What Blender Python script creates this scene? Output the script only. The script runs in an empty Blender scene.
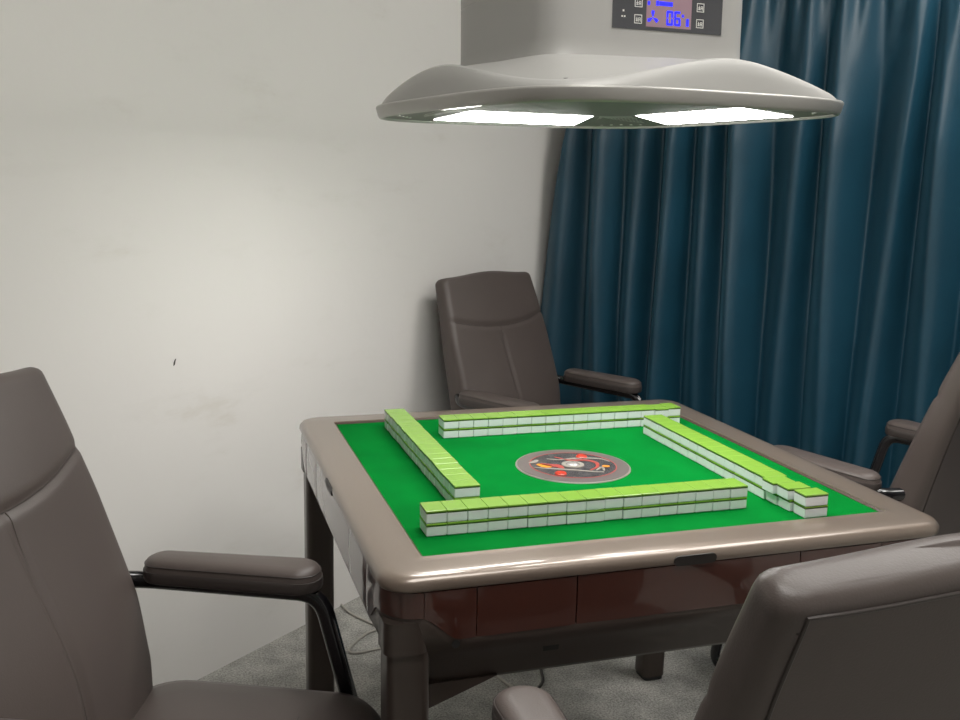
import bpy, bmesh, math, random
from mathutils import Vector, Matrix
random.seed(7)
sc = bpy.context.scene
COL = sc.collection
PI = math.pi
R = math.radians

# ------------------------------------------------------------------ materials
def mat(name, color, rough=0.5, metal=0.0, coat=0.0, coat_rough=0.05, spec=0.5, sheen=0.0, noise=0.0, nscale=20.0,
        bump=0.0, bscale=200.0, emis=None, estr=0.0, sheen_rough=0.4):
    m = bpy.data.materials.new(name); m.use_nodes = True
    nt = m.node_tree; b = nt.nodes['Principled BSDF']
    b.inputs['Base Color'].default_value = (*color, 1)
    b.inputs['Roughness'].default_value = rough
    b.inputs['Metallic'].default_value = metal
    b.inputs['Coat Weight'].default_value = coat
    b.inputs['Coat Roughness'].default_value = coat_rough
    b.inputs['Specular IOR Level'].default_value = spec
    b.inputs['Sheen Weight'].default_value = sheen
    b.inputs['Sheen Roughness'].default_value = sheen_rough
    if emis:
        b.inputs['Emission Color'].default_value = (*emis, 1)
        b.inputs['Emission Strength'].default_value = estr
    tc = nt.nodes.new('ShaderNodeTexCoord')
    if noise > 0:
        n = nt.nodes.new('ShaderNodeTexNoise'); n.inputs['Scale'].default_value = nscale
        n.inputs['Detail'].default_value = 6
        nt.links.new(tc.outputs['Object'], n.inputs['Vector'])
        r = nt.nodes.new('ShaderNodeValToRGB')
        r.color_ramp.elements[0].position = 0.3; r.color_ramp.elements[1].position = 0.7
        r.color_ramp.elements[0].color = (*[c*(1-noise) for c in color], 1)
        r.color_ramp.elements[1].color = (*[min(1, c*(1+noise)) for c in color], 1)
        nt.links.new(n.outputs['Fac'], r.inputs['Fac']); nt.links.new(r.outputs['Color'], b.inputs['Base Color'])
    if bump > 0:
        n2 = nt.nodes.new('ShaderNodeTexNoise'); n2.inputs['Scale'].default_value = bscale
        n2.inputs['Detail'].default_value = 4
        nt.links.new(tc.outputs['Object'], n2.inputs['Vector'])
        bp = nt.nodes.new('ShaderNodeBump'); bp.inputs['Strength'].default_value = bump
        bp.inputs['Distance'].default_value = 0.002
        nt.links.new(n2.outputs['Fac'], bp.inputs['Height']); nt.links.new(bp.outputs['Normal'], b.inputs['Normal'])
    return m

M = {}
M['leather'] = mat('brown_leather', (0.092, 0.074, 0.068), rough=0.42, spec=0.45, noise=0.05, nscale=6, bump=0.12, bscale=420)
M['leather_dark'] = mat('dark_leather_edge', (0.052, 0.042, 0.039), rough=0.45)
M['thread'] = mat('seam_thread', (0.085, 0.068, 0.062), rough=0.6)
M['black_metal'] = mat('black_gloss_tube', (0.006, 0.006, 0.008), rough=0.18, coat=0.6)
M['black_plastic'] = mat('black_plastic', (0.012, 0.012, 0.012), rough=0.5)
M['champagne'] = mat('champagne_lacquer', (0.195, 0.152, 0.122), rough=0.36, metal=0.3, coat=0.7, coat_rough=0.07, noise=0.03, nscale=400)
M['red_wood'] = mat('red_brown_gloss', (0.055, 0.012, 0.006), rough=0.30, coat=1.0, coat_rough=0.04)
M['skirt'] = mat('dark_bronze_satin', (0.060, 0.045, 0.038), rough=0.35, metal=0.3, coat=0.25, coat_rough=0.15)
M['lip'] = mat('dark_brown_lip', (0.05, 0.026, 0.02), rough=0.35, coat=0.4)
M['tile_white'] = mat('tile_white', (0.80, 0.82, 0.84), rough=0.25, coat=0.3)
M['tile_green'] = mat('tile_lime_green', (0.20, 0.375, 0.045), rough=0.26, coat=0.3)
M['tile_dark'] = mat('tile_dark_green', (0.035, 0.075, 0.008), rough=0.3)
M['recess'] = mat('recess_shade', (0.012, 0.009, 0.008), rough=0.5)
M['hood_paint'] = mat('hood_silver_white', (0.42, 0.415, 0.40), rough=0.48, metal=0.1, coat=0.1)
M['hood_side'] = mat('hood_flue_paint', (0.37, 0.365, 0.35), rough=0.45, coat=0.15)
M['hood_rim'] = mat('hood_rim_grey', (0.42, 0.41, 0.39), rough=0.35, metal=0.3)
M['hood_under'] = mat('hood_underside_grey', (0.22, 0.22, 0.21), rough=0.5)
M['glass_panel'] = mat('dark_panel_glass', (0.035, 0.037, 0.045), rough=0.15, coat=1.0)
M['lcd'] = mat('lcd_back', (0.10, 0.07, 0.08), rough=0.2, emis=(0.50, 0.30, 0.34), estr=0.33)
M['lcd_blue'] = mat('lcd_blue', (0.01, 0.01, 0.5), rough=0.4, emis=(0.012, 0.016, 1.0), estr=1.3)
M['icon'] = mat('icon_white', (0.75, 0.75, 0.72), rough=0.5)
M['lamp'] = mat('lamp_diffuser', (0.9, 0.9, 0.9), rough=0.4, emis=(1.0, 0.985, 0.94), estr=19.0)
M['chrome'] = mat('chrome', (0.7, 0.7, 0.7), rough=0.15, metal=1)
M['cord_light'] = mat('pale_cord', (0.42, 0.40, 0.36), rough=0.5)
M['cord_dark'] = mat('dark_cord', (0.06, 0.055, 0.05), rough=0.5)
M['disc_ring'] = mat('disc_ring_grey', (0.125, 0.105, 0.10), rough=0.4, coat=0.3)
M['disc_edge'] = mat('disc_edge_pale', (0.24, 0.225, 0.20), rough=0.35)
M['disc_dark'] = mat('disc_dark', (0.075, 0.068, 0.070), rough=0.25, coat=0.7, noise=0.5, nscale=90)
M['disc_pale'] = mat('disc_pale', (0.27, 0.25, 0.22), rough=0.4)
M['disc_orange'] = mat('disc_orange', (0.75, 0.28, 0.03), rough=0.4)
M['disc_pink'] = mat('disc_red_line', (0.36, 0.06, 0.05), rough=0.4)
M['disc_glass'] = mat('disc_clear_dome', (0.30, 0.28, 0.27), rough=0.08, coat=1.0)
M['button_red'] = mat('button_red', (0.55, 0.035, 0.012), rough=0.3, coat=0.5)
M['track'] = mat('white_track', (0.6, 0.6, 0.6), rough=0.5)
M['speck'] = mat('dark_chip', (0.05, 0.045, 0.04), rough=0.8)
M['unseen_ceiling_lamp'] = mat('unseen_lamp_diffuser', (0.9, 0.9, 0.9), rough=0.5, emis=(1.0, 0.975, 0.93), estr=8.6)  # glow of the unseen ceiling lamps added to brighten the room

def felt_mat():
    m = mat('green_felt', (0.0, 0.150, 0.020), rough=0.95, spec=0.04, sheen=0.0, noise=0.12, nscale=9, bump=0.4, bscale=900)
    return m
M['felt'] = felt_mat()

def velvet():
    m = mat('teal_satin', (0.006, 0.050, 0.084), rough=0.45, spec=0.6, sheen=0.22, noise=0.10, nscale=5, bump=0.25, bscale=120, sheen_rough=0.35)
    b = m.node_tree.nodes['Principled BSDF']
    b.inputs['Sheen Tint'].default_value = (0.25, 0.62, 0.85, 1)
    return m
M['velvet'] = velvet()

def carpet_mat():
    m = bpy.data.materials.new('grey_carpet'); m.use_nodes = True
    nt = m.node_tree; b = nt.nodes['Principled BSDF']
    b.inputs['Roughness'].default_value = 0.95; b.inputs['Specular IOR Level'].default_value = 0.15
    tc = nt.nodes.new('ShaderNodeTexCoord')
    n = nt.nodes.new('ShaderNodeTexNoise'); n.inputs['Scale'].default_value = 190; n.inputs['Detail'].default_value = 5
    n.inputs['Roughness'].default_value = 0.75
    r = nt.nodes.new('ShaderNodeValToRGB'); e = r.color_ramp.elements
    e[0].position = 0.36; e[0].color = (0.22, 0.215, 0.20, 1); e[1].position = 0.66; e[1].color = (0.66, 0.65, 0.61, 1)
    n3 = nt.nodes.new('ShaderNodeTexNoise'); n3.inputs['Scale'].default_value = 14; n3.inputs['Detail'].default_value = 6
    r3 = nt.nodes.new('ShaderNodeValToRGB'); e = r3.color_ramp.elements
    e[0].position = 0.35; e[0].color = (0.78, 0.78, 0.78, 1); e[1].position = 0.62; e[1].color = (1.1, 1.1, 1.1, 1)
    v = nt.nodes.new('ShaderNodeTexVoronoi'); v.inputs['Scale'].default_value = 38
    r2 = nt.nodes.new('ShaderNodeValToRGB'); e = r2.color_ramp.elements
    e[0].position = 0.055; e[0].color = (0.8, 0.8, 0.78, 1); e[1].position = 0.075; e[1].color = (0, 0, 0, 1)
    mx = nt.nodes.new('ShaderNodeMixRGB'); mx.blend_type = 'MULTIPLY'; mx.inputs[0].default_value = 1
    ad = nt.nodes.new('ShaderNodeMixRGB'); ad.blend_type = 'ADD'; ad.inputs[0].default_value = 0.28
    for q in (n, n3, v): nt.links.new(tc.outputs['Object'], q.inputs['Vector'])
    nt.links.new(n.outputs['Fac'], r.inputs['Fac']); nt.links.new(n3.outputs['Fac'], r3.inputs['Fac'])
    nt.links.new(v.outputs['Distance'], r2.inputs['Fac'])
    nt.links.new(r.outputs['Color'], mx.inputs[1]); nt.links.new(r3.outputs['Color'], mx.inputs[2])
    nt.links.new(mx.outputs[0], ad.inputs[1]); nt.links.new(r2.outputs['Color'], ad.inputs[2])
    nt.links.new(ad.outputs[0], b.inputs['Base Color'])
    bp = nt.nodes.new('ShaderNodeBump'); bp.inputs['Strength'].default_value = 0.7; bp.inputs['Distance'].default_value = 0.004
    nt.links.new(n.outputs['Fac'], bp.inputs['Height']); nt.links.new(bp.outputs['Normal'], b.inputs['Normal'])
    return m
M['carpet'] = carpet_mat()

def wall_mat():
    m = bpy.data.materials.new('painted_wall'); m.use_nodes = True
    nt = m.node_tree; b = nt.nodes['Principled BSDF']
    b.inputs['Roughness'].default_value = 0.75; b.inputs['Specular IOR Level'].default_value = 0.25
    tc = nt.nodes.new('ShaderNodeTexCoord')
    mp = nt.nodes.new('ShaderNodeMapping'); mp.inputs['Scale'].default_value = (2.0, 2.0, 5.5); mp.inputs['Rotation'].default_value = (0.15, 0.1, 0)
    n = nt.nodes.new('ShaderNodeTexNoise'); n.inputs['Scale'].default_value = 1.7; n.inputs['Detail'].default_value = 9; n.inputs['Roughness'].default_value = 0.62
    r = nt.nodes.new('ShaderNodeValToRGB'); e = r.color_ramp.elements
    e[0].position = 0.22; e[0].color = (0.74, 0.71, 0.66, 1); e[1].position = 0.44; e[1].color = (0.83, 0.81, 0.785, 1)
    x = e.new(0.36); x.color = (0.815, 0.795, 0.768, 1)
    nt.links.new(tc.outputs['Object'], mp.inputs['Vector']); nt.links.new(mp.outputs['Vector'], n.inputs['Vector'])
    nt.links.new(n.outputs['Fac'], r.inputs['Fac']); nt.links.new(r.outputs['Color'], b.inputs['Base Color'])
    n2 = nt.nodes.new('ShaderNodeTexNoise'); n2.inputs['Scale'].default_value = 7; n2.inputs['Detail'].default_value = 6
    nt.links.new(tc.outputs['Object'], n2.inputs['Vector'])
    bp = nt.nodes.new('ShaderNodeBump'); bp.inputs['Strength'].default_value = 0.35; bp.inputs['Distance'].default_value = 0.006
    nt.links.new(n2.outputs['Fac'], bp.inputs['Height']); nt.links.new(bp.outputs['Normal'], b.inputs['Normal'])
    return m
M['wall'] = wall_mat()
M['wall_grey'] = mat('grey_paint', (0.30, 0.29, 0.28), rough=0.8)
M['ceiling'] = mat('ceiling_paint', (0.72, 0.71, 0.68), rough=0.9)

def grille_mat():
    m = bpy.data.materials.new('perforated_grille'); m.use_nodes = True
    nt = m.node_tree; b = nt.nodes['Principled BSDF']; b.inputs['Roughness'].default_value = 0.45
    b.inputs['Metallic'].default_value = 0.3
    tc = nt.nodes.new('ShaderNodeTexCoord')
    v = nt.nodes.new('ShaderNodeTexVoronoi'); v.inputs['Scale'].default_value = 95; v.inputs['Randomness'].default_value = 0.0
    r = nt.nodes.new('ShaderNodeValToRGB'); e = r.color_ramp.elements
    e[0].position = 0.30; e[0].color = (0.02, 0.02, 0.02, 1); e[1].position = 0.36; e[1].color = (0.5, 0.49, 0.47, 1)
    nt.links.new(tc.outputs['Object'], v.inputs['Vector']); nt.links.new(v.outputs['Distance'], r.inputs['Fac'])
    nt.links.new(r.outputs['Color'], b.inputs['Base Color'])
    return m
M['grille'] = grille_mat()

# ------------------------------------------------------------------ mesh helpers
def link(name, bm, m, parent=None, smooth=True, loc=None, angle=40):
    bmesh.ops.recalc_face_normals(bm, faces=bm.faces)
    me = bpy.data.meshes.new(name); bm.to_mesh(me); bm.free()
    me.materials.append(m)
    if smooth:
        me.polygons.foreach_set('use_smooth', [True]*len(me.polygons))
        me.set_sharp_from_angle(angle=R(angle))
    o = bpy.data.objects.new(name, me); COL.objects.link(o)
    if parent: o.parent = parent
    if loc is not None: o.location = loc
    return o

def loft(rings, cap0=True, cap1=True, closed=True, bm=None, loop=False):
    bm = bm or bmesh.new()
    vs = [[bm.verts.new(p) for p in r] for r in rings]
    n = len(rings[0]); K = len(rings)
    for k in range(K if loop else K-1):
        a, b = vs[k], vs[(k+1) % K]
        for i in range(n if closed else n-1):
            j = (i+1) % n
            bm.faces.new((a[i], a[j], b[j], b[i]))
    if not loop:
        if cap0: bm.faces.new(list(reversed(vs[0])))
        if cap1: bm.faces.new(vs[-1])
    return bm

def rrect(hx, hy, r, z=0, n=6, cx=0, cy=0):
    r = min(r, hx-1e-5, hy-1e-5)
    pts = []
    for q, (sx, sy) in enumerate(((1, 1), (-1, 1), (-1, -1), (1, -1))):
        for i in range(n+1):
            a = q*PI/2 + i/n*PI/2
            pts.append(Vector((cx+sx*(hx-r)+r*math.cos(a), cy+sy*(hy-r)+r*math.sin(a), z)))
    return pts

def box(x0, x1, y0, y1, z0, z1, bev=0.0, bm=None, seg=2):
    b2 = bmesh.new()
    vs = [b2.verts.new((x, y, z)) for x in (x0, x1) for y in (y0, y1) for z in (z0, z1)]
    for f in ((0, 1, 3, 2), (4, 6, 7, 5), (0, 4, 5, 1), (2, 3, 7, 6), (0, 2, 6, 4), (1, 5, 7, 3)):
        b2.faces.new([vs[i] for i in f])
    bmesh.ops.recalc_face_normals(b2, faces=b2.faces)
    if bev > 0: bmesh.ops.bevel(b2, geom=list(b2.edges), offset=bev, segments=seg, affect='EDGES', profile=0.5)
    if bm is None: return b2
    me = bpy.data.meshes.new('t'); b2.to_mesh(me); b2.free(); bm.from_mesh(me); bpy.data.meshes.remove(me)
    return bm

def smooth_path(pts, sub=8):
    pts = [Vector(p) for p in pts]
    P = [pts[0]*2-pts[1]] + pts + [pts[-1]*2-pts[-2]]
    out = []
    for k in range(1, len(P)-2):
        for i in range(sub):
            t = i/sub
            a, b, c, d = P[k-1], P[k], P[k+1], P[k+2]
            out.append(0.5*((2*b)+(c-a)*t+(2*a-5*b+4*c-d)*t*t+(3*b-a-3*c+d)*t**3))
    out.append(P[-2]); return out

def fillet(pts, r, n=6):
    pts = [Vector(p) for p in pts]; out = [pts[0]]
    for k in range(1, len(pts)-1):
        a, b, c = pts[k-1], pts[k], pts[k+1]
        u = (a-b).normalized(); v = (c-b).normalized()
        d = min(r, (a-b).length*.45, (c-b).length*.45)
        p0 = b+u*d; p1 = b+v*d
        for i in range(n+1):
            t = i/n
            out.append((1-t)**2*p0+2*t*(1-t)*b+t*t*p1)
    out.append(pts[-1]); return out

def tube(path, ra, rb=None, n=12, bm=None, side=None):
    """sweep an oval section; side = a reference vector for the ra axis"""
    rb = rb or ra
    rings = []
    ref = Vector(side) if side else None
    prev = None
    for k, p in enumerate(path):
        t = (path[min(k+1, len(path)-1)]-path[max(k-1, 0)]).normalized()
        if ref is not None: u = (ref-t*ref.dot(t)).normalized()
        else:
            if prev is None:
                g = Vector((0, 0, 1)) if abs(t.z) < .9 else Vector((1, 0, 0))
                prev = (g-t*g.dot(t)).normalized()
            u = (prev-t*prev.dot(t)).normalized(); prev = u
        v = t.cross(u)
        rings.append([p+u*ra*math.cos(a)+v*rb*math.sin(a) for a in [2*PI*i/n for i in range(n)]])
    return loft(rings, bm=bm)

def disc(cx, cy, r, z0, z1, n=48, bev=0.0, bm=None):
    rings = []
    prof = [(r, z0), (r, z1-bev), (r-bev, z1)] if bev else [(r, z0), (r, z1)]
    for rr, z in prof:
        rings.append([Vector((cx+rr*math.cos(2*PI*i/n), cy+rr*math.sin(2*PI*i/n), z)) for i in range(n)])
    return loft(rings, bm=bm)

def ringband(cx, cy, r0, r1, z0, z1, n=64, bm=None):
    rings = []
    for rr, z in ((r0, z0), (r1, z0), (r1, z1), (r0, z1)):
        rings.append([Vector((cx+rr*math.cos(2*PI*i/n), cy+rr*math.sin(2*PI*i/n), z)) for i in range(n)])
    return loft(rings, bm=bm, loop=True)

def empty(name, loc=(0, 0, 0), rz=0):
    o = bpy.data.objects.new(name, None); o.empty_display_size = 0.1
    COL.objects.link(o); o.location = loc; o.rotation_euler = (0, 0, rz); return o

def tag(o, label, cat, group=None):
    o['label'] = label; o['category'] = cat
    if group: o['group'] = group
    return o

def struct(name, bm, m, smooth=False):
    o = link(name, bm, m, smooth=smooth); o['kind'] = 'structure'; return o

# ------------------------------------------------------------------ room (frame: K corner, d along the left wall, e across)
A = R(38.67)
dv = Vector((math.cos(A), math.sin(A), 0)); ev = Vector((dv.y, -dv.x, 0))
K = Vector((0.644, 1.811, 0))
def RP(s, t, z): return K + ev*s + dv*t + Vector((0, 0, z))
def room_box(s0, s1, t0, t1, z0, z1):
    bm = bmesh.new()
    v = [bm.verts.new(RP(s, t, z)) for s in (s0, s1) for t in (t0, t1) for z in (z0, z1)]
    for f in ((0, 1, 3, 2), (4, 6, 7, 5), (0, 4, 5, 1), (2, 3, 7, 6), (0, 2, 6, 4), (1, 5, 7, 3)):
        bm.faces.new([v[i] for i in f])
    return bm
S0, S1, T0, T1, ZC = 0.0, 3.5, -4.4, 0.16, 2.7
struct('floor', room_box(S0-.1, S1+.1, T0-.1, T1+.1, -0.06, 0.0), M['carpet'])
struct('ceiling', room_box(S0-.1, S1+.1, T0-.1, T1+.1, ZC, ZC+.06), M['ceiling'])
struct('wall_left', room_box(S0-.1, S0, T0, T1, 0, ZC), M['wall'])
struct('wall_right', room_box(S1, S1+.1, T0, T1, 0, ZC), M['wall'])
struct('wall_back', room_box(S0-.1, S1+.1, T1, T1+.1, 0, ZC), M['wall'])
struct('wall_front', room_box(S0-.1, S1+.1, T0-.1, T0, 0, ZC), M['wall_grey'])

# ------------------------------------------------------------------ curtain
def curtain():
    root = empty('curtain', RP(1.6, 0.02, 0))
    bases = [(0.105, 0.088), (0.250, 0.300), (0.395, 0.41), (0.529, 0.525), (0.640, 0.67), (0.755, 0.813), (0.955, 0.949),
             (1.071, 1.115), (1.273, 1.234), (1.372, 1.404), (1.56, 1.52), (1.70, 1.73), (1.90, 1.86), (2.08, 2.10), (2.25, 2.24),
             (2.45, 2.47), (2.62, 2.60), (2.80, 2.83), (3.0, 2.98), (3.2, 3.2), (3.42, 3.42)]
    zt, zb = 1.447, 0.42
    amps = [.030, .036, .026, .040, .024, .044, .030, .040, .034, .040, .03, .04, .034, .03, .04, .03, .04, .03, .04, .03, .02]
    rnd = random.Random(3)
    def ys(s, z):
        f = (z-zb)/(zt-zb)
        pos = [b+(a-b)*f for a, b in bases]
        lo = -0.01; hi = 3.5
        y = 0.0
        P = [lo]+pos+[hi]
        for k in range(len(pos)):
            l = (P[k]+P[k+1])/2 if k > 0 else P[0]
            r_ = (P[k+1]+P[k+2])/2
            if l <= s <= r_:
                c = P[k+1]
                u = (s-c)/((c-l) if s < c else (r_-c)+1e-6)
                shp = (0.5+0.5*math.cos(PI*max(-1, min(1, u))))
                shp = (0.65*shp**0.6+0.35*shp) if k % 2 else (0.3*shp**0.6+0.7*shp)
                y += amps[k]*2.7*shp
                break
        w = 0.4+0.6*min(1, max(0, (1.93-z)/0.5))
        return y*w
    def off(s, z):
        y = ys(s, z)
        y += 0.010*math.sin(s*17+z*2.1)+0.0025*math.sin(s*47-z*5.3+1.0)
        y += 0.045*max(0, min(1, (1.6-z)/1.0))
        y += 0.006*math.sin(z*6.0+s*9)*math.sin(s*5+.6)
        g = max(0, min(1, (z-1.66)/0.26))
        y += g*0.010*math.sin(s*2*PI/0.062+math.sin(s*13)*1.2)
        return y
    NS, NZ = 1100, 70
    rings = []
    for j in range(NZ+1):
        z = 0.02+(1.955-0.02)*j/NZ
        s0 = 0.012+max(0, (z-0.80)*0.13)
        row = []
        for i in range(NS+1):
            s = s0+(3.42-s0)*i/NS
            row.append(RP(s, -off(s, z)*1.0-0.0, z)-RP(1.6, 0.02, 0))
        rings.append(row)
    bm = loft(rings, cap0=False, cap1=False, closed=False)
    o = link('fabric', bm, M['velvet'], root, angle=180)
    md = o.modifiers.new('thickness', 'SOLIDIFY'); md.thickness = 0.003; md.offset = 1
    # heading band
    rings = []
    for z in (1.935, 1.985):
        rings.append([RP(0.12+3.30*i/700, -off(0.12+3.30*i/700, 1.93)*.9+.004, z)-RP(1.6, 0.02, 0) for i in range(701)])
    h = link('heading_tape', loft(rings, cap0=False, cap1=False, closed=False), M['velvet'], root, angle=180)
    md = h.modifiers.new('thickness', 'SOLIDIFY'); md.thickness = 0.004
    tag(root, 'dark teal satin curtain hanging in long folds along the wall behind the table', 'curtain')
curtain()
struct('trim_1', room_box(0.05, 3.45, 0.02, 0.16, 1.985, 2.03), M['track'])

# ------------------------------------------------------------------ mahjong table
H = 0.745
def table():
    T = empty('mahjong_table', (0, 0, 0))
    tag(T, 'square automatic mahjong table with green felt top, champagne rim and glossy red-brown sides', 'table')
    hf = 0.4015
    # felt
    link('felt_top', loft([rrect(hf+.003, hf+.003, .004, H-.006), rrect(hf+.003, hf+.003, .004, H)]), M['felt'], T, smooth=False)
    # frame cap, swept ring
    prof = [(.470, .045, .7265), (.4765, .045, .7275), (.4785, .045, .731), (.4780, .045, .7385), (.4760, .044, .7425), (.4720, .042, .7468),
            (.4640, .038, .7492), (.450, .03, .7502), (.425, .02, .7506), (.4100, .006, .7506), (.4080, .005, .7511), (.4062, .005, .7506), (.4056, .005, .7490)]
    rings = [rrect(h, h, r, z, n=10) for h, r, z in prof] + [rrect(.4054, .4054, .005, .738, n=10), rrect(.41, .41, .01, .7265, n=10)]
    link('frame_rim', loft(rings, loop=True), M['champagne'], T, angle=50)
    # dark lip round the felt
    link('felt_lip', loft([rrect(.4062, .4062, .004, .7492), rrect(.4062, .4062, .004, .7440), rrect(.4014, .4014, .003, .7440), rrect(.4014, .4014, .003, .7458)], loop=True), M['lip'], T)
    # inner body
    link('body', loft([rrect(.455, .455, .05, .656), rrect(.4665, .4665, .05, .664), rrect(.4665, .4665, .05, .727)]), M['lip'], T)
    # lower skirt: rises at the corners
    def per(n_side=40):
        # points round a rounded square with a corner weight
        pts = []
        r = .055
        for q in range(4):
            rot = Matrix.Rotation(q*PI/2, 3, 'Z')
            for i in range(n_side):
                x = -1+2*i/n_side
                pts.append((rot, x))
        return pts
    def ringw(h, r, zf, n=8, side=26):
        out = []
        for q in range(4):
            rot = Matrix.Rotation(q*PI/2, 3, 'Z')
            for i in range(side+1):
                x = -(h-r)+2*(h-r)*i/side
                out.append(rot @ Vector((x, -h, zf(abs(x)))))
            for i in range(1, n):
                a = -PI/2+i/n*PI/2
                out.append(rot @ Vector((h-r+r*math.cos(a), -h+r+r*math.sin(a), zf(h))))
        return out
    def rise(x, lo, hi): 
        t = max(0, min(1, (x-.365)/.06)); t = t*t*(3-2*t); return lo+(hi-lo)*t
    rings = [ringw(.4715, .055, lambda x: rise(x, .653, .690)), ringw(.4745, .056, lambda x: rise(x, .649, .686)),
             ringw(.4725, .055, lambda x: rise(x, .640, .655)), ringw(.462, .052, lambda x: .622), ringw(.445, .05, lambda x: .596),
             ringw(.432, .045, lambda x: .566), ringw(.428, .045, lambda x: .560), ringw(.415, .04, lambda x: .560)]
    rings_in = [ringw(.41, .04, lambda x: .60), ringw(.455, .05, lambda x: .648)]
    link('skirt', loft(rings, cap0=False, cap1=True), M['skirt'], T, angle=60)
    # apron panels per side
    zt = .7262
    def slab(x0, x1, out0=.4665, out1=.4755, n=10, bm=None, rot=None):
        bm = bm or bmesh.new()
        rot = rot or Matrix.Identity(3)
        N = n
        cols = []
        for i in range(N+1):
            x = x0+(x1-x0)*i/N
            zb = rise(abs(x), .650, .687)
            e = .0015 if i in (0, N) else 0
            cols.append([rot @ Vector((x, -out0, zb)), rot @ Vector((x, -(out1-e), zb+.0008)), rot @ Vector((x, -(out1+.0012-e), (zb+zt)/2)),
                         rot @ Vector((x, -(out1-e), zt-.0008)), rot @ Vector((x, -out0, zt))])
        return loft(cols, bm=bm)
    for q in range(4):
        rot = Matrix.Rotation(q*PI/2, 3, 'Z')
        for x0, x1 in ((-.4185, -.343), (-.3415, -.1905), (.1905, .3415), (.343, .4185)):
            link('side_panel', slab(x0, x1, rot=rot), M['red_wood'], T, angle=50)
        d = link('drawer_front', slab(-.1885, .1885, rot=rot, n=6), M['red_wood'], T, angle=50)
        # dark capsule proud of the rim's lower edge, painting the drawer's shaded finger recess
        pts = []
        for k in range(2):
            ring = rrect(.036, .0075, .0072, 0, n=6)
            yy = -.4745 if k == 0 else -.4797
            pts.append([rot @ Vector((p.x+.0, yy, p.y+.7335)) for p in ring])
        link('handle_recess_shade', loft(pts), M['recess'], d)
    # rounded corner panels
    for q in range(4):
        rot = Matrix.Rotation(q*PI/2, 3, 'Z')
        bm = bmesh.new()
        path = []
        r = .056; h = .4755
        path.append((.4200, -h, 0, -1))
        for i in range(9):
            a = -PI/2+i/8*PI/2
            path.append((h-r+r*math.cos(a), -h+r+r*math.sin(a), math.cos(a), math.sin(a)))
        path.append((h, -.4200, 1, 0))
        cols = []
        for x, y, nx, ny in path:
            cols.append([rot @ Vector((x-nx*.009, y-ny*.009, .687)), rot @ Vector((x, y, .6878)), rot @ Vector((x+nx*.001, y+ny*.001, .706)),
                         rot @ Vector((x, y, zt-.0008)), rot @ Vector((x-nx*.009, y-ny*.009, zt))])
        link('corner_panel', loft(cols), M['red_wood'], T, angle=50)
    # keyhole and socket on the near skirt
    bm = bmesh.new()
    rings = []
    for yy in (-.465, -.4742):
        rings.append([Vector((-.372+.006*math.cos(2*PI*i/20), yy, .643+.006*math.sin(2*PI*i/20))) for i in range(20)])
    link('keyhole', loft(rings), M['black_plastic'], T)
    s = link('power_socket', box(-.232, -.207, -.4555, -.4538, .604, .616, .0005), M['black_plastic'], T)
    # legs
    for sx in (-1, 1):
        for sy in (-1, 1):
            cx, cy = sx*.437, sy*.437
            g = [rrect(.031, .031, .013, .012, cx=cx, cy=cy), rrect(.031, .031, .013, .60, cx=cx, cy=cy), rrect(.031, .031, .013, .66, cx=cx, cy=cy)]
            leg = link('leg', loft(g), M['skirt'], T)
            link('leg_collar', loft([rrect(.0325, .0325, .018, z, cx=sx*.4408, cy=sy*.4408) for z in (.634, .682)]), M['skirt'], leg)
            link('foot', loft([rrect(a, a, .011, z, cx=cx, cy=cy) for a, z in ((.026, 0), (.028, .002), (.028, .013))]), M['black_plastic'], leg)
            # diagonal brace between leg and beam
            if sy < 0:
                bm = bmesh.new()
                pr = [(sx*.418, .455), (sx*.418, .565), (sx*.290, .567)]
                pr = [(sx*.414, .522), (sx*.414, .565), (sx*.295, .565)]
                rings = [[Vector((x, sy*yv, z)) for x, z in pr] for yv in (.424, .436)]
                link('leg_brace', loft(rings), M['skirt'], T, smooth=False)
    # bottom plate
    link('bottom_plate', box(-.415, .415, -.415, .415, .566, .578), M['black_plastic'], T, smooth=False)
    # centre disc
    cx, cy = -.007, -.021
    D = link('dice_disc', disc(cx, cy, .112, H-.003, H+.0022, n=72, bev=.0012), M['disc_edge'], T)
    D['label'] = 'round dice disc in the middle of the felt'
    link('outer_ring', ringband(cx, cy, .085, .1085, H, H+.0028), M['disc_ring'], D)
    link('dark_plate', disc(cx, cy, .0845, H, H+.0030, n=64), M['disc_dark'], D)
    link('copper_ring', ringband(cx, cy, .0830, .0850, H, H+.0034), M['disc_pink'], D)
    link('centre_ring', ringband(cx, cy, .014, .022, H+.002, H+.0046), M['disc_pale'], D)
    dome = []
    for k in range(6):
        a = k/6*PI/2
        dome.append([Vector((cx+.0145*math.cos(a)*math.cos(2*PI*i/32), cy+.0145*math.cos(a)*math.sin(2*PI*i/32), H+.003+.006*math.sin(a))) for i in range(32)])
    link('dice_dome', loft(dome), M['disc_glass'], D)
    # printed strokes and buttons, in the disc's own frame seen from the near side
    for bx, by in ((-.046, -.050), (.038, .046)):
        link('round_button', disc(cx+bx, cy+by, .0115, H+.002, H+.0062, n=28, bev=.0015), M['button_red'], D)
    def stroke(pts, w, m, nm):
        path = smooth_path([(cx+x, cy+y, H+.0038) for x, y in pts], 6)
        link(nm, tube(path, w, .0012, n=8, side=(0, 0, 0.0001)) if False else ribbon(path, w), m, D, smooth=False)
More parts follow.
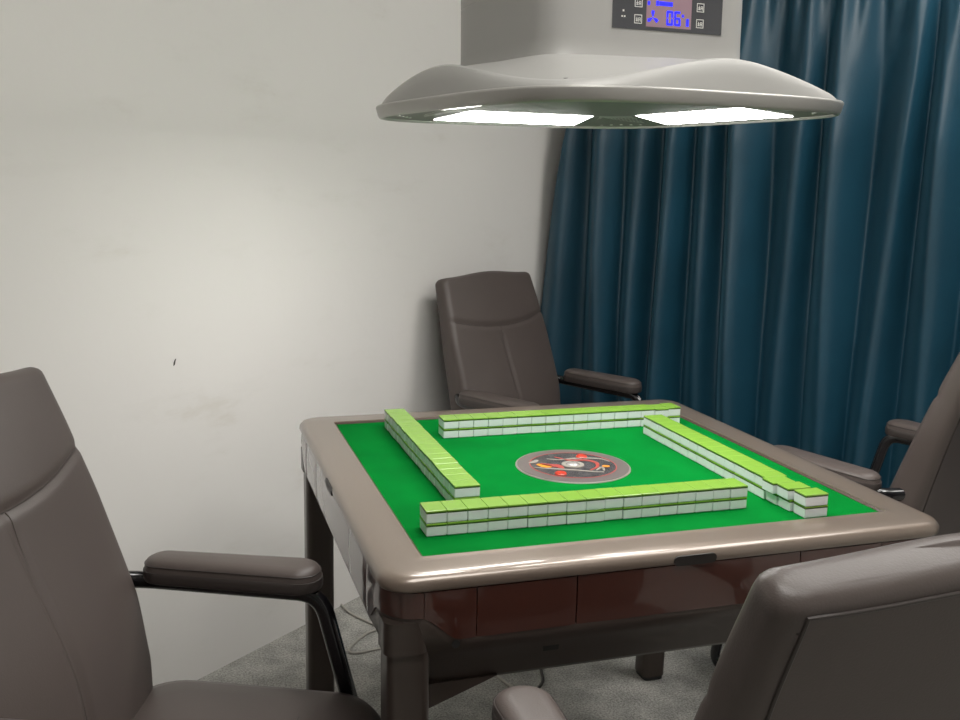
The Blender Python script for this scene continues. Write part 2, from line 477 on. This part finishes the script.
    def ribbon(path, w):
        rings = []
        for k, p in enumerate(path):
            t = (path[min(k+1, len(path)-1)]-path[max(k-1, 0)]).normalized()
            nrm = Vector((-t.y, t.x, 0))
            ww = w*(0.35+0.65*math.sin(PI*(k+.5)/len(path)))
            rings.append([p+nrm*ww-Vector((0, 0, .0012)), p-nrm*ww-Vector((0, 0, .0012)), p-nrm*ww, p+nrm*ww])
        return loft(rings)
    stroke([(-.082, .000), (-.062, -.010), (-.040, -.020), (-.010, -.034), (.022, -.052), (.040, -.058)], .0032, M['disc_pale'], 'printed_curve')
    stroke([(-.035, .050), (-.015, .038), (.015, .040), (.045, .036), (.070, .024), (.080, .004)], .0032, M['disc_pale'], 'printed_curve')
    stroke([(-.015, .058), (.006, .030), (.036, .024), (.050, .002), (.040, -.025), (.020, -.040)], .0040, M['disc_pink'], 'printed_curve')
    stroke([(-.060, .022), (-.045, .006), (-.032, -.002), (-.028, -.020)], .0085, M['disc_pink'], 'printed_curve')
    stroke([(-.066, .020), (-.056, .004), (-.046, -.004)], .0090, M['disc_orange'], 'printed_curve')
    stroke([(-.080, .030), (-.068, .034), (-.056, .046)], .0055, M['disc_pale'], 'printed_mark')
    stroke([(.052, -.022), (.066, -.026)], .0050, M['disc_orange'], 'printed_mark')
    stroke([(.030, -.044), (.048, -.030), (.044, -.050)], .0030, M['disc_pale'], 'printed_mark')
    return T
table()

# ------------------------------------------------------------------ mahjong tiles
TW, TL, TT = .0330, .0445, .0204
def tile_proto():
    wb = box(-TW/2+.0002, TW/2-.0002, -TL/2, TL/2, 0, TT-.0034, .0018, seg=3)
    # square the top of the white block a little by stacking the back right on it
    o = link('mahjong_tile', wb, M['tile_white'], angle=12)
    gb = box(-TW/2+.0002, TW/2-.0002, -TL/2, TL/2, TT-.0040, TT, .0009, seg=2)
    g = link('green_back', gb, M['tile_green'], o, angle=12)
    g['label'] = 'lime green back of the tile'
    sb = loft([rrect(TW/2-.0001, TL/2+.0001, .0015, TT-.0046, n=3), rrect(TW/2-.0001, TL/2+.0001, .0015, TT-.0024, n=3)])
    d = link('dark_stripe', sb, M['tile_dark'], o)
    d['label'] = 'dark green stripe between the white face and the lime back'
    return o, g, d
tp, tg, td = tile_proto()
used = [False]
def put_tile(x, y, z, rz, label, group):
    if not used[0]: used[0] = True; o, g = tp, tg
    else:
        o = tp.copy(); COL.objects.link(o); g = tg.copy(); COL.objects.link(g); g.parent = o
        d = td.copy(); COL.objects.link(d); d.parent = o
    o.location = (x, y, z); o.rotation_euler = (0, 0, rz)
    tag(o, label, 'mahjong tile', group)
ORD = ['first', 'second', 'third', 'fourth', 'fifth', 'sixth', 'seventh', 'eighth', 'ninth', 'tenth', 'eleventh', 'twelfth',
       'thirteenth', 'fourteenth', 'fifteenth', 'sixteenth', 'seventeenth']
rj = random.Random(11)
def row(p0, p1, alongx, rowname, frm, group, shifts={}):
    """p0,p1: centres of first and last stack"""
    for k in range(17):
        f = k/16
        for lay in (0, 1):
            x = p0[0]+(p1[0]-p0[0])*f; y = p0[1]+(p1[1]-p0[1])*f
            j = rj.gauss(0, .0004)
            dx, dy = shifts.get((k, lay), (0, 0))
            if alongx: y += j
            else: x += j
            x += dx; y += dy
            rz = (0 if alongx else PI/2)+rj.gauss(0, .004)
            lab = '%s-layer green-backed white tile, %s from %s of the %s' % ('upper' if lay else 'lower', ORD[k], frm, rowname)
            put_tile(x, y, H+.0002+lay*(TT+.0002), rz, lab, group)
# near row: left edge -.376, front y -.319
w = .03325
row((-.3772+w/2, -.3195+TL/2, ), (-.3772+w*16.5, -.3225+TL/2), True, 'row nearest the camera', 'left end', 'tiles in the near row')
row((-.1985+w/2, .2325+TL/2), (-.1985+w*16.5, .2325+TL/2), True, 'row at the far side', 'left end', 'tiles in the far row',
    {(15, 1): (0, -.006), (16, 1): (.001, .001), (15, 0): (0, -.002)})
row((-.3010+TL/2, -.2105+w/2), (-.3010+TL/2, -.2105+w*16.5), False, 'row along the left side', 'near end', 'tiles in the left row',
    {(6, 1): (.0007, 0), (9, 1): (-.0007, 0)})
x_n, x_f = .2440+TL/2, .2440+TL/2
yl = -.3878
row((x_n, yl+w/2), (x_f, yl+w*16.5), False, 'row along the right side', 'near end', 'tiles in the right row',
    {(0, 1): (.0085, -.0055), (0, 0): (.0100, -.0045), (1, 1): (.0, -.0012), (1, 0): (.0050, -.0015), (2, 1): (-.0060, -.0003), (2, 0): (.0040, -.0005)})

# ------------------------------------------------------------------ chairs
def chair_proto():
    C = empty('office_chair', (0, 0, 0))
    L = M['leather']
    # ---- backrest
    def hw(v):
        pts = [(0, .198), (.12, .220), (.30, .237), (.6, .233), (.8, .224), (1.0, .214)]
        for (a, x), (b, y) in zip(pts, pts[1:]):
            if a <= v <= b:
                t = (v-a)/(b-a); t2 = t*t*(3-2*t)*.4+t*.6
                return x+(y-x)*t2
        return pts[-1][1]
    Z0, Z1 = .435, .984
    def spine(v):
        z = Z0+(Z1-Z0)*v
        y = -.222-.090*v-.062*v**1.5
        return y, z
    def th(v): return .046-.021*v       # half thickness
    def arc(xn): return .690+.065*xn*xn
    def front_off(x, w, v):
        xn = x/w
        o = .020*max(0, 1-xn*xn)*(0.6+0.4*math.sin(PI*min(1, v)))*(1-.75*max(0, min(1, (v-.72)/.28)))    # belly
        o += .018*math.exp(-((v-.25)/.22)**2)*(1-abs(xn)**3)           # lumbar
        d = (v-arc(xn))
        o += .003*(1/(1+math.exp(-d*60)))*(1-abs(xn)**4)*max(0, 1-((v-.83)/.32)**2)
        o -= .007*math.exp(-(d*.53/.007)**2)*(1-.6*abs(xn)**6)
        if d < .02: o -= .005*math.exp(-((x-.024)/.006)**2)*min(1, max(0, (.0-d)*12+.2))
        return o
    # cross-section parameters: dense columns on front
    def section():
        out = []   # (xn, yn, kind)
        NF = 72
        for i in range(NF+1): out.append((1-2*i/NF, 1))
        for i in range(1, 9): out.append((-1, 1-2*i/9))
        for i in range(0, 37): out.append((-1+2*i/36, -1))
        for i in range(1, 9): out.append((1, -1+2*i/9))
        return out
    SEC = section()
    def ring(v, inset, zshift=0):
        w = hw(v); t = th(v); y0, z0 = spine(v)
        y1, z1 = spine(min(1, v+.01)); y2, z2 = spine(max(0, v-.01))
        tv = Vector((0, y1-y2, z1-z2)).normalized(); nv = Vector((0, tv.z, -tv.y))  # forward normal
        res = []
        for xn, yn in SEC:
            r = .015
            W = w-inset; TH = t-inset
            x = xn*W; y = yn*TH
            # round the corners of the section
            ex = max(0, abs(x)-(W-r)); ey = max(0, abs(y)-(TH-r))
            if ex > 0 and ey > 0:
                m_ = max(ex, ey); l = math.hypot(ex, ey); s = m_/l
                x = math.copysign(W-r+ex*s, x); y = math.copysign(TH-r+ey*s, y)
            f = front_off(x, w, v)*max(0, min(1, 1-inset/.03)) if yn > 0 else (-.004*(1-(x/w)**2) if yn < 0 else 0)
            if abs(xn) == 1 and abs(yn) < 1: x += math.copysign(.004*(1-yn*yn), x)
            lift = -.002+.008*(1-(x/w)**2)*max(0, v-.6)/.4 + (.003*max(0, v-.8)/.2*math.cos(x/w*PI*1.4))
            p = Vector((x, y0, z0+lift+zshift)) + nv*(y+f)
            res.append(p)
        return res
    rings = []
    rr = .016
    NV = 84
    Lh = (Z1-Z0)
    def ins(dist):
        if dist >= rr: return 0
        return rr-math.sqrt(max(0, rr*rr-(rr-dist)**2))
    vs = [ins_d/Lh for ins_d in (0, .001, .003, .007, .012, .019)] + [.04+ (1-.08)*i/NV for i in range(NV+1)] + [1-d/Lh for d in (.019, .012, .007, .003, .001, 0)]
    for v in vs:
        d = min(v, 1-v)*Lh
        rings.append(ring(v, ins(d)))
    back = link('backrest', loft(rings), L, C, angle=180)
    # surface sampler for seams
    def surf_front(x, v, lift=.0006):
        w = hw(v); t = th(v); y0, z0 = spine(v)
        y1, z1 = spine(min(1, v+.01)); y2, z2 = spine(max(0, v-.01))
        tv = Vector((0, y1-y2, z1-z2)).normalized(); nv = Vector((0, tv.z, -tv.y))
        lf = -.002+.008*(1-(x/w)**2)*max(0, v-.6)/.4 + (.003*max(0, v-.8)/.2*math.cos(x/w*PI*1.4))
        return Vector((x, y0, z0+lf))+nv*(t+front_off(x, w, v)+lift)
    pth = []
    for i in range(61):
        xn = -.93+1.86*i/60; v = arc(xn); pth.append(surf_front(xn*hw(v), v, 0))
    link('head_seam', tube(pth, .0016, n=6), M['leather_dark'], back)
    pth = [surf_front(0.022+0.004*math.sin(i/30*PI), .10+(.690-.10)*i/40, -.0004) for i in range(41)]
    link('centre_seam', tube(pth, .0016, n=6), M['thread'], back)
    # piping round the back panel
    def surf_back(x, v):
        w = hw(v); t = th(v); y0, z0 = spine(v)
        y1, z1 = spine(min(1, v+.01)); y2, z2 = spine(max(0, v-.01))
        tv = Vector((0, y1-y2, z1-z2)).normalized(); nv = Vector((0, tv.z, -tv.y))
        lf = -.002+.008*(1-(x/w)**2)*max(0, v-.6)/.4 + (.003*max(0, v-.8)/.2*math.cos(x/w*PI*1.4))
        return Vector((x, y0, z0+lf))+nv*(-t-.004*(1-(x/w)**2)-.0002)
    pth = []
    vt = .972
    for i in range(30): v = .06+(vt-.06)*i/30; pth.append(surf_back(-(hw(v)-.0235), v))
    for i in range(31): pth.append(surf_back((-1+2*i/30)*(hw(vt)-.0235), vt))
    for i in range(30): v = vt-(vt-.06)*(i+1)/30; pth.append(surf_back(hw(v)-.0235, v))
    link('back_piping', tube(pth, .0022, n=8), M['leather_dark'], back)
    # gusset seams running from the top corner forwards
    for s in (-1, 1):
        w = hw(.955)
        a = surf_back(s*(w-.020), .945); b = surf_front(s*(w-.016), .955, -.001)
        mid = (a+b)/2+Vector((s*.0105, 0, .005))
        link('gusset_seam', tube(smooth_path([a, (a+mid)/2+Vector((s*.006, 0, .001)), mid, (b+mid)/2+Vector((s*.005, 0, .002)), b], 6), .0016, n=6), M['leather_dark'], back)
    # ---- seat
    rings = []
    for i, (ins_, z) in enumerate([(.05, .372), (.02, .374), (.006, .384), (0, .400), (0, .425), (.003, .440), (.012, .452), (.03, .4585), (.06, .462), (.12, .4645), (.18, .466)]):
        ring_ = rrect(.245-ins_, .215-ins_, max(.02, .085-ins_*.6), z, n=8, cy=.000)
        if i >= 5:
            ring_ = [Vector((p.x, p.y, p.z - .012*max(0, (p.y-.10)/.12)**2)) for p in ring_]
        rings.append(ring_)
    seat = link('seat', loft(rings), L, C, angle=70)
    pth = [Vector((x, .090-.012*(x/.22)**2, .4650-.010*abs(x/.235)**3-.0005)) for x in [-.232+.464*i/40 for i in range(41)]]
    pth = [Vector((p.x, p.y, (.466 if abs(p.x) < .06 else .466-.0145*((abs(p.x)-.06)/.172)**1.9)-.0005)) for p in pth]
    link('seat_seam', tube(pth, .0017, n=6), M['leather_dark'], seat)
    link('seat_pan', loft([rrect(.19, .165, .03, .358), rrect(.19, .165, .03, .373)]), M['black_plastic'], C)
    # ---- tube frame per side, arm pads
    for s in (-1, 1):
        X = s*.262
        path = fillet([(s*.215, -.285, .628), (X, -.225, .613), (X, .085, .609), (X, .150, .36), (X, .213, .016), (X, -.27, .016)], .040, 8)
        fr = link('side_frame', tube(path, .0105, .015, n=14, side=(s*1, 0.0001, 0)), M['black_metal'], C, angle=60)
        rings = []
        for inset, z, dx in ((.016, .611, 0), (.006, .612, 0), (.001, .615, 0), (0, .620, 0), (0, .630, 0), (.0015, .639, 0), (.005, .6445, 0), (.012, .648, 0), (.022, .650, 0)):
            pts = []
            n = 14; hl = .151; rad_f = .039; rad_r = .034
            for i in range(n+1):
                a = i/n*PI
                pts.append(Vector((X+(rad_f-inset)*math.cos(a), -.065+hl-rad_f+(rad_f-inset)*math.sin(a), z)))
            for i in range(n+1):
                a = PI+i/n*PI
                pts.append(Vector((X+(rad_r-inset)*math.cos(a), -.065-hl+rad_r+(rad_r-inset)*math.sin(a), z)))
            # slight curve: tips droop
            pts = [Vector((p.x, p.y, p.z+.013-.004*((p.y+.065)/hl)**2)) for p in pts]
            rings.append(pts)
        pad = link('arm_pad', loft(rings), L, C, angle=60)
        link('pad_base', loft([[Vector(((p.x-X)*k+X, (p.y+.065)*k-.065, p.z+dz)) for p in rings[3]] for k, dz in ((.965, -.011), (.995, -.010), (1.012, -.006), (1.016, .002), (1.012, .009), (.99, .010))]), M['leather_dark'], pad)
        # stitched line just under the pad top
        ring_ = [Vector((X+(p.x-X)*1.012, p.y, p.z)) for p in rings[5]]
        link('pad_seam', tube(ring_+[ring_[0]], .0011, n=6), M['leather_dark'], pad)
    link('cross_bar', tube([Vector((-.262, .140, .352+.0)), Vector((.262, .140, .352))], .011, n=12), M['black_metal'], C)
    link('cross_bar', tube([Vector((-.262, -.27, .016)), Vector((.262, -.27, .016))], .012, n=12), M['black_metal'], C)
    for s in (-1, 1):
        link('back_bracket', tube(fillet([(s*.12, .140, .350), (s*.12, -.20, .352), (s*.12, -.245, .47)], .05), .016, .006, n=10, side=(1, 0, 0)), M['black_metal'], C)
    return C
def copy_tree(o, parent=None):
    c = o.copy(); COL.objects.link(c); c.parent = parent
    for ch in [x for x in list(COL.objects) if x.parent == o]: copy_tree(ch, c)
    return c
proto = chair_proto()
CH = [((-.705, -.387), -24.0, 'brown leather chair at the left edge, beside the near left table leg'),
      ((.430, 1.030), -60.0, 'brown leather chair against the white wall beyond the far corner of the table'),
      ((.941, .309), 108.0, 'brown leather chair right of the table in front of the curtain, seen side-on'),
      ((-.075, -.708), 89.0, 'brown leather chair nearest the camera, dark back turned to the viewer at bottom right')]
for i, ((x, y), a, lab) in enumerate(CH):
    c = proto if i == 0 else copy_tree(proto)
    c.location = (x, y, 0); c.rotation_euler = (0, 0, R(a-90))
    tag(c, lab, 'chair', 'chairs around the mahjong table')

# ------------------------------------------------------------------ ventilation hood with lamps
def hood():
    cx, cy = .0310, .0133
    th = -2.1275+PI*3/4      # local frame so that the near corner sits at local -135 degrees
    Hd = empty('ventilation_hood_lamp', (cx, cy, 1.41), th)
    tag(Hd, 'silver-white square dust extraction hood with built-in lamps, hanging above the mahjong table', 'hood lamp')
    a0 = .362
    N = 160
    nn = 4.0
    def sup(scale, zf, n=nn, a=a0):
        out = []
        for i in range(N):
            t = 2*PI*i/N
            c, s = math.cos(t), math.sin(t)
            r = a/((abs(c)**n+abs(s)**n)**(1/n))
            out.append(Vector((r*c*scale, r*s*scale, zf(t) if callable(zf) else zf)))
        return out
    def bulge(t): 
        return (0.5+0.5*math.cos(4*t))
    Z = lambda z: z-1.41
    # rim
    rings = [sup(.964, Z(1.4110)), sup(.968, Z(1.4075)), sup(.976, Z(1.4068)), sup(.985, Z(1.4078)), sup(.990, Z(1.4110)), sup(1.0, Z(1.4255)), sup(1.0, Z(1.4280)), sup(.995, Z(1.4300)), sup(.985, Z(1.4305)), sup(.955, Z(1.4305)), sup(.955, Z(1.420))]
    link('rim', loft(rings, loop=True), M['hood_rim'], Hd, angle=60)
    # arched shell
    def ridge(t): return Z(1.4400)+.042*bulge(t)**.9
    base = sup(.978, Z(1.4295))
    rg = [base]
    S = [(.976, .15), (.968, .50), (.958, .80), (.946, .95), (.930, 1.0)]
    for sc_, f in S:
        rg.append(sup(sc_, lambda t, f=f: Z(1.4295)+(ridge(t)-Z(1.4295))*f))
    rg.append(sup(.920, lambda t: ridge(t)+.0003))
    rg.append(sup(.912, lambda t: ridge(t)-.005))
    rg.append(sup(.905, lambda t: ridge(t)-.006))
    # blend to the flue foot
    rot = Matrix.Rotation(-2.255-(-2.1275), 3, 'Z')
    foff = Matrix.Rotation(-th, 3, 'Z') @ Vector((-.0115*.954, .0115*.3, 0))
    def flue(h, z):
        out = []
        for i in range(N):
            t = 2*PI*i/N
            n = 7
            c, s = math.cos(t), math.sin(t)
            r = h/((abs(c)**n+abs(s)**n)**(1/n))
            out.append(foff + rot @ Vector((r*c, r*s, z)))
        return out
    P0 = sup(.905, 0); P1 = flue(.2045, 0)
    for f in (.15, .35, .6, .8, .93, 1.0):
        out = []
        for i in range(N):
            t = 2*PI*i/N
            p = P0[i]*(1-f)+P1[i]*f
            z0 = ridge(t)-.006; z1 = Z(1.492)
            g = math.sin(f*PI/2)
            p.z = z0*(1-g)+z1*g
            out.append(p)
        rg.append(out)
    link('hood_shell', loft(rg, cap0=False, cap1=True), M['hood_paint'], Hd, angle=35)
    # flue box
    prof = [(.209, 1.484), (.208, 1.492), (.2055, 1.497), (.205, 1.52), (.2048, 1.608)]
    link('flue_box', loft([flue(h, Z(z)) for h, z in prof]+[flue(.2043, Z(1.6085)), flue(.2043, Z(1.6100)), flue(.2048, Z(1.6105)), flue(.2040, Z(1.86)), flue(.197, Z(1.868))]), M['hood_side'], Hd, angle=35)
    link('suspension_pole', loft([[Vector((.03*math.cos(2*PI*i/24), .03*math.sin(2*PI*i/24), Z(z))) for i in range(24)] for z in (1.86, 2.698)]), M['chrome'], Hd)
    # underside
    def zu(d): return Z(1.4110)+(.350-d)/(.350-.165)*.022
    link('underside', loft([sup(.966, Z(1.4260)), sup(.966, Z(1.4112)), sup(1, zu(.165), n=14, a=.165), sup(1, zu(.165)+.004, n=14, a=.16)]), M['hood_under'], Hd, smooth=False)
    link('intake_grille', loft([rrect(.158, .158, .01, zu(.165)-.0030), rrect(.158, .158, .01, zu(.165)+.001)]), M['grille'], Hd, smooth=False)
    for q in range(4):
        rot4 = Matrix.Rotation(q*PI/2, 3, 'Z')
        def trap(o0, o1, i0, i1, z): return [rot4 @ Vector(p) for p in ((-o1, -o0, zu(o0)+z), (o1, -o0, zu(o0)+z), (i1, -i0, zu(i0)+z), (-i1, -i0, zu(i0)+z))]
        link('lamp_panel', loft([trap(.322, .176, .210, .146, -.0022), trap(.322, .176, .210, .146, .0010)]), M['lamp'], Hd, smooth=False)
        # perforated corner plate between the lamps
        o = [rot4 @ Vector(p) for p in ((.215, -.300, 0), (.288, -.288, 0), (.300, -.215, 0), (.210, -.165, 0), (.165, -.210, 0))]
        cp = link('corner_grille', loft([[p+Vector((0, 0, zu(max(abs(p.x), abs(p.y)))+z)) for p in o] for z in (-.0015, .0010)]), M['grille'], Hd, smooth=False)
        bm = bmesh.new()
        dr = rot4 @ Vector((1, -1, 0)).normalized(); pr = rot4 @ Vector((1, 1, 0)).normalized()
        for k in (-2, -1, 0, 1, 2):
            c = dr*.385+pr*k*.022
            disc(c.x, c.y, .0034, zu(.28)-.006, zu(.25)+.002, n=12, bm=bm)
        link('painted_vent_glow', bm, M['icon'], cp)  # pale studs stand in for light showing through the corner vent holes
        # seam and screw cover at each corner
        t = -PI/4
        a = rot4 @ Vector((.966*a0*math.cos(t)*2**.25, .966*a0*math.sin(t)*2**.25, Z(1.4310)))
        b = rot4 @ Vector((.895*a0*math.cos(t)*2**.25, .895*a0*math.sin(t)*2**.25, Z(1.4398)))
        link('shell_seam', tube([a, (a+b)/2+Vector((0, 0, .0016)), b], .0009, n=6), M['hood_under'], Hd)
        c = rot4 @ Vector((.86*a0*math.cos(t)*2**.25, .86*a0*math.sin(t)*2**.25, Z(1.4425)))
        link('screw_cover', disc(c.x, c.y, .006, c.z-.004, c.z+.0022, n=16), M['hood_under'], Hd)
    # display panel on the flue face that looks to the right and to the camera
    nA = -2.255
    hh = .2050
    # face outward direction in world: between near corner (nA) and right corner (nA+90)
    fd = nA+PI/4
    ux = Vector((math.cos(fd+PI/2), math.sin(fd+PI/2), 0)); nx = Vector((math.cos(fd), math.sin(fd), 0))
    inv = Matrix.Rotation(-th, 3, 'Z'); 
    def FP(s, z, out):
        s -= .0100; z -= .003   # s measured from the near corner along the face, world z
        w = nx*(hh+out)+ux*(s-.1874)
        return foff + inv @ Vector((w.x, w.y, 0)) + Vector((0, 0, Z(z)))
    def plate(s0, s1, z0, z1, o0, o1, bm=None):
        return loft([[FP(s0, z0, o), FP(s1, z0, o), FP(s1, z1, o), FP(s0, z1, o)] for o in (o0, o1)], bm=bm)
    dp = link('display_panel', plate(.1125, .3265, 1.540, 1.640, -.006, .0012), M['glass_panel'], Hd, smooth=False)
    scn = link('screen', plate(.176, .264, 1.5455, 1.632, .0008, .0016), M['lcd'], dp, smooth=False)
    def seg7(ch, s, z, w_, h_, t_, bm):
        segs = {'0': 'abcdef', '6': 'acdefg'}[ch]
        o0, o1 = .0014, .0021
        g = t_*.25
        R_ = {'a': (s+g, s+w_-g, z+h_-t_, z+h_), 'd': (s+g, s+w_-g, z, z+t_), 'g': (s+g, s+w_-g, z+h_/2-t_/2, z+h_/2+t_/2),
              'f': (s, s+t_, z+h_/2+g, z+h_-g), 'e': (s, s+t_, z+g, z+h_/2-g), 'b': (s+w_-t_, s+w_, z+h_/2+g, z+h_-g), 'c': (s+w_-t_, s+w_, z+g, z+h_/2-g)}
        for c in segs: plate(*R_[c], o0, o1, bm=bm)
    bm = bmesh.new()
    seg7('0', .2150, 1.5495, .0125, .0230, .0034, bm); seg7('6', .2300, 1.5495, .0125, .0230, .0034, bm)
    link('digits', bm, M['lcd_blue'], scn, smooth=False)
    bm = bmesh.new()
    plate(.200, .226, 1.5795, 1.5860, .0014, .0021, bm=bm); plate(.194, .199, 1.5790, 1.5865, .0014, .0021, bm=bm)
    plate(.178, .182, 1.5790, 1.5850, .0014, .0021, bm=bm)
    plate(.254, .259, 1.5500, 1.5620, .0014, .0021, bm=bm); plate(.245, .249, 1.5640, 1.5680, .0014, .0021, bm=bm)
    plate(.203, .207, 1.5935, 1.5965, .0014, .0021, bm=bm)
    link('level_bars', bm, M['lcd_blue'], scn, smooth=False)
    bm = bmesh.new()
    for k in range(3):
        a = PI/2+k*2*PI/3
        c0 = (.1885, 1.5600)
        pts = []
        for o in (.0014, .0021):
            q = []
            for (rr, da) in ((.0015, -.5), (.0105, -.30), (.0118, .15), (.0085, .35), (.0015, .5)):
                q.append(FP(c0[0]+rr*math.cos(a+da), c0[1]+rr*math.sin(a+da), o))
            pts.append(q)
        loft(pts, bm=bm)
    link('fan_symbol', bm, M['lcd_blue'], scn, smooth=False)
    def key(s, z):
        bm = bmesh.new(); w_, h_, t_ = .0145, .0140, .0011
        for q in ((s, s+w_, z, z+t_), (s, s+w_, z+h_-t_, z+h_), (s, s+t_, z, z+h_), (s+w_-t_, s+w_, z, z+h_)): plate(*q, .0008, .0016, bm=bm)
        for (a, b, c, d) in ((.0028, .0068, .0062, .0072), (.0028, .0068, .0038, .0047), (.0042, .0051, .003, .010), (.0078, .0118, .0085, .0094), (.0078, .0087, .003, .0094), (.0109, .0118, .003, .0094), (.0078, .0118, .0055, .0063)):
            plate(s+a, s+b, z+c, z+d, .0008, .0016, bm=bm)
        link('key_symbol', bm, M['icon'], dp, smooth=False)
    for s, z in ((.1535, 1.5490), (.1535, 1.5745), (.1535, 1.6), (.2745, 1.5490), (.2745, 1.5745), (.2745, 1.6)): key(s, z)
    bm = bmesh.new()
    for q in ((.1290, .1315, 1.5575, 1.5600), (.1335, .1365, 1.5575, 1.5600)): plate(*q, .0008, .0016, bm=bm)
    plate(.1310, .1340, 1.5660, 1.5690, .0008, .0016, bm=bm)
    link('small_symbol', bm, M['icon'], dp, smooth=False)
    # the hood hangs a touch out of level
    f = Vector((math.cos(-2.1275+PI), math.sin(-2.1275+PI), 0)); rr = Vector((math.cos(-2.1275+PI/2), math.sin(-2.1275+PI/2), 0))
    n = Vector((0, 0, 1))-f*(.0105/.87)-rr*(.0120/.87); n.normalize()
    q = Vector((0, 0, 1)).rotation_difference(n)
    Hd.rotation_mode = 'QUATERNION'
    Hd.rotation_quaternion = q @ Matrix.Rotation(th, 4, 'Z').to_quaternion()
hood()

# ------------------------------------------------------------------ cords on the carpet
def cord(pts, r, m, label, name='power_cord'):
    bm = tube(smooth_path(pts, 8), r, n=8)
    o = link(name, bm, m); tag(o, label, 'cord'); return o
cord([(-.285, 1.075, .004), (-.265, 1.0, .004), (-.225, .93, .004), (-.20, .885, .004), (-.245, .86, .004), (-.305, .79, .004), (-.30, .755, .004), (-.22, .765, .004), (-.12, .80, .004), (.0, .78, .004)],
     .0035, M['cord_light'], 'thin pale cord looping on the carpet between the wall and the table')
cord([(.02, .60, .004), (.046, .515, .004), (.066, .45, .004), (.070, .40, .004), (.05, .33, .004)], .004, M['cord_light'], 'pale cord lying on the carpet under the table, left of the dark cord')
cord([(.20, .62, .004), (.165, .53, .004), (.145, .47, .004), (.085, .40, .004), (.08, .33, .004)], .004, M['cord_dark'], 'dark cord lying on the carpet under the table beside the pale cord')

# dark chip on the left wall
def chip():
    bm = bmesh.new()
    p = Vector((-.743, .700, .842))
    pts = [(-.002, -.006), (.001, -.004), (.0035, .005), (.0055, .010), (.002, .008), (-.001, .001)]
    loft([[p+dv*a+Vector((0, 0, b))+ev*o for a, b in pts] for o in (-.0005, .0012)], bm=bm)
    o = link('wall_chip', bm, M['speck'], smooth=False); tag(o, 'tiny dark chip on the white wall above the left chair armrest', 'wall mark')
chip()

# ------------------------------------------------------------------ unseen ceiling lamps, added because the hood lamps leave the room dark
def unseen_ceiling_lamp(x, y, label):
    L = empty('unseen_ceiling_lamp', (x, y, ZC-.001), A)
    tag(L, label, 'added ceiling lamp')
    link('lamp_frame', loft([rrect(.47, .47, .03, -.05), rrect(.47, .47, .03, 0)]), M['track'], L)
    link('lamp_diffuser', loft([rrect(.45, .45, .03, -.056), rrect(.455, .455, .03, -.0495)]), M['unseen_ceiling_lamp'], L)
unseen_ceiling_lamp(-.15, -1.20, 'added, unseen square white ceiling lamp above the nearest chair, out of the frame')
unseen_ceiling_lamp(1.25, -.15, 'added, unseen square white ceiling lamp above the right-hand chair, out of the frame')

# ------------------------------------------------------------------ world, camera, view
w_ = bpy.data.worlds.new('world'); sc.world = w_; w_.use_nodes = True
w_.node_tree.nodes['Background'].inputs[0].default_value = (0.9, 0.92, 1, 1)
w_.node_tree.nodes['Background'].inputs[1].default_value = 0.05
cam = bpy.data.cameras.new('camera'); co = bpy.data.objects.new('camera', cam); COL.objects.link(co)
cam.sensor_width = 36; cam.sensor_fit = 'HORIZONTAL'; cam.lens = 36*960.75/960; cam.clip_start = 0.02
co.location = (-.7302, -1.6827, 1.2836)
yaw, pitch, roll = -.30812, -.18222, .02175
fw = Vector((-math.sin(yaw)*math.cos(pitch), math.cos(yaw)*math.cos(pitch), math.sin(pitch)))
rt = Vector((math.cos(yaw), math.sin(yaw), 0)); up = rt.cross(fw)
r2 = rt*math.cos(roll)+up*math.sin(roll); u2 = -rt*math.sin(roll)+up*math.cos(roll)
mw = Matrix((( r2.x, u2.x, -fw.x), (r2.y, u2.y, -fw.y), (r2.z, u2.z, -fw.z)))
co.rotation_euler = mw.to_euler()
sc.camera = co
sc.view_settings.view_transform = 'Standard'; sc.view_settings.look = 'None'
sc.view_settings.exposure = 0.30; sc.view_settings.gamma = 1.0; sc.view_settings.use_curve_mapping = False
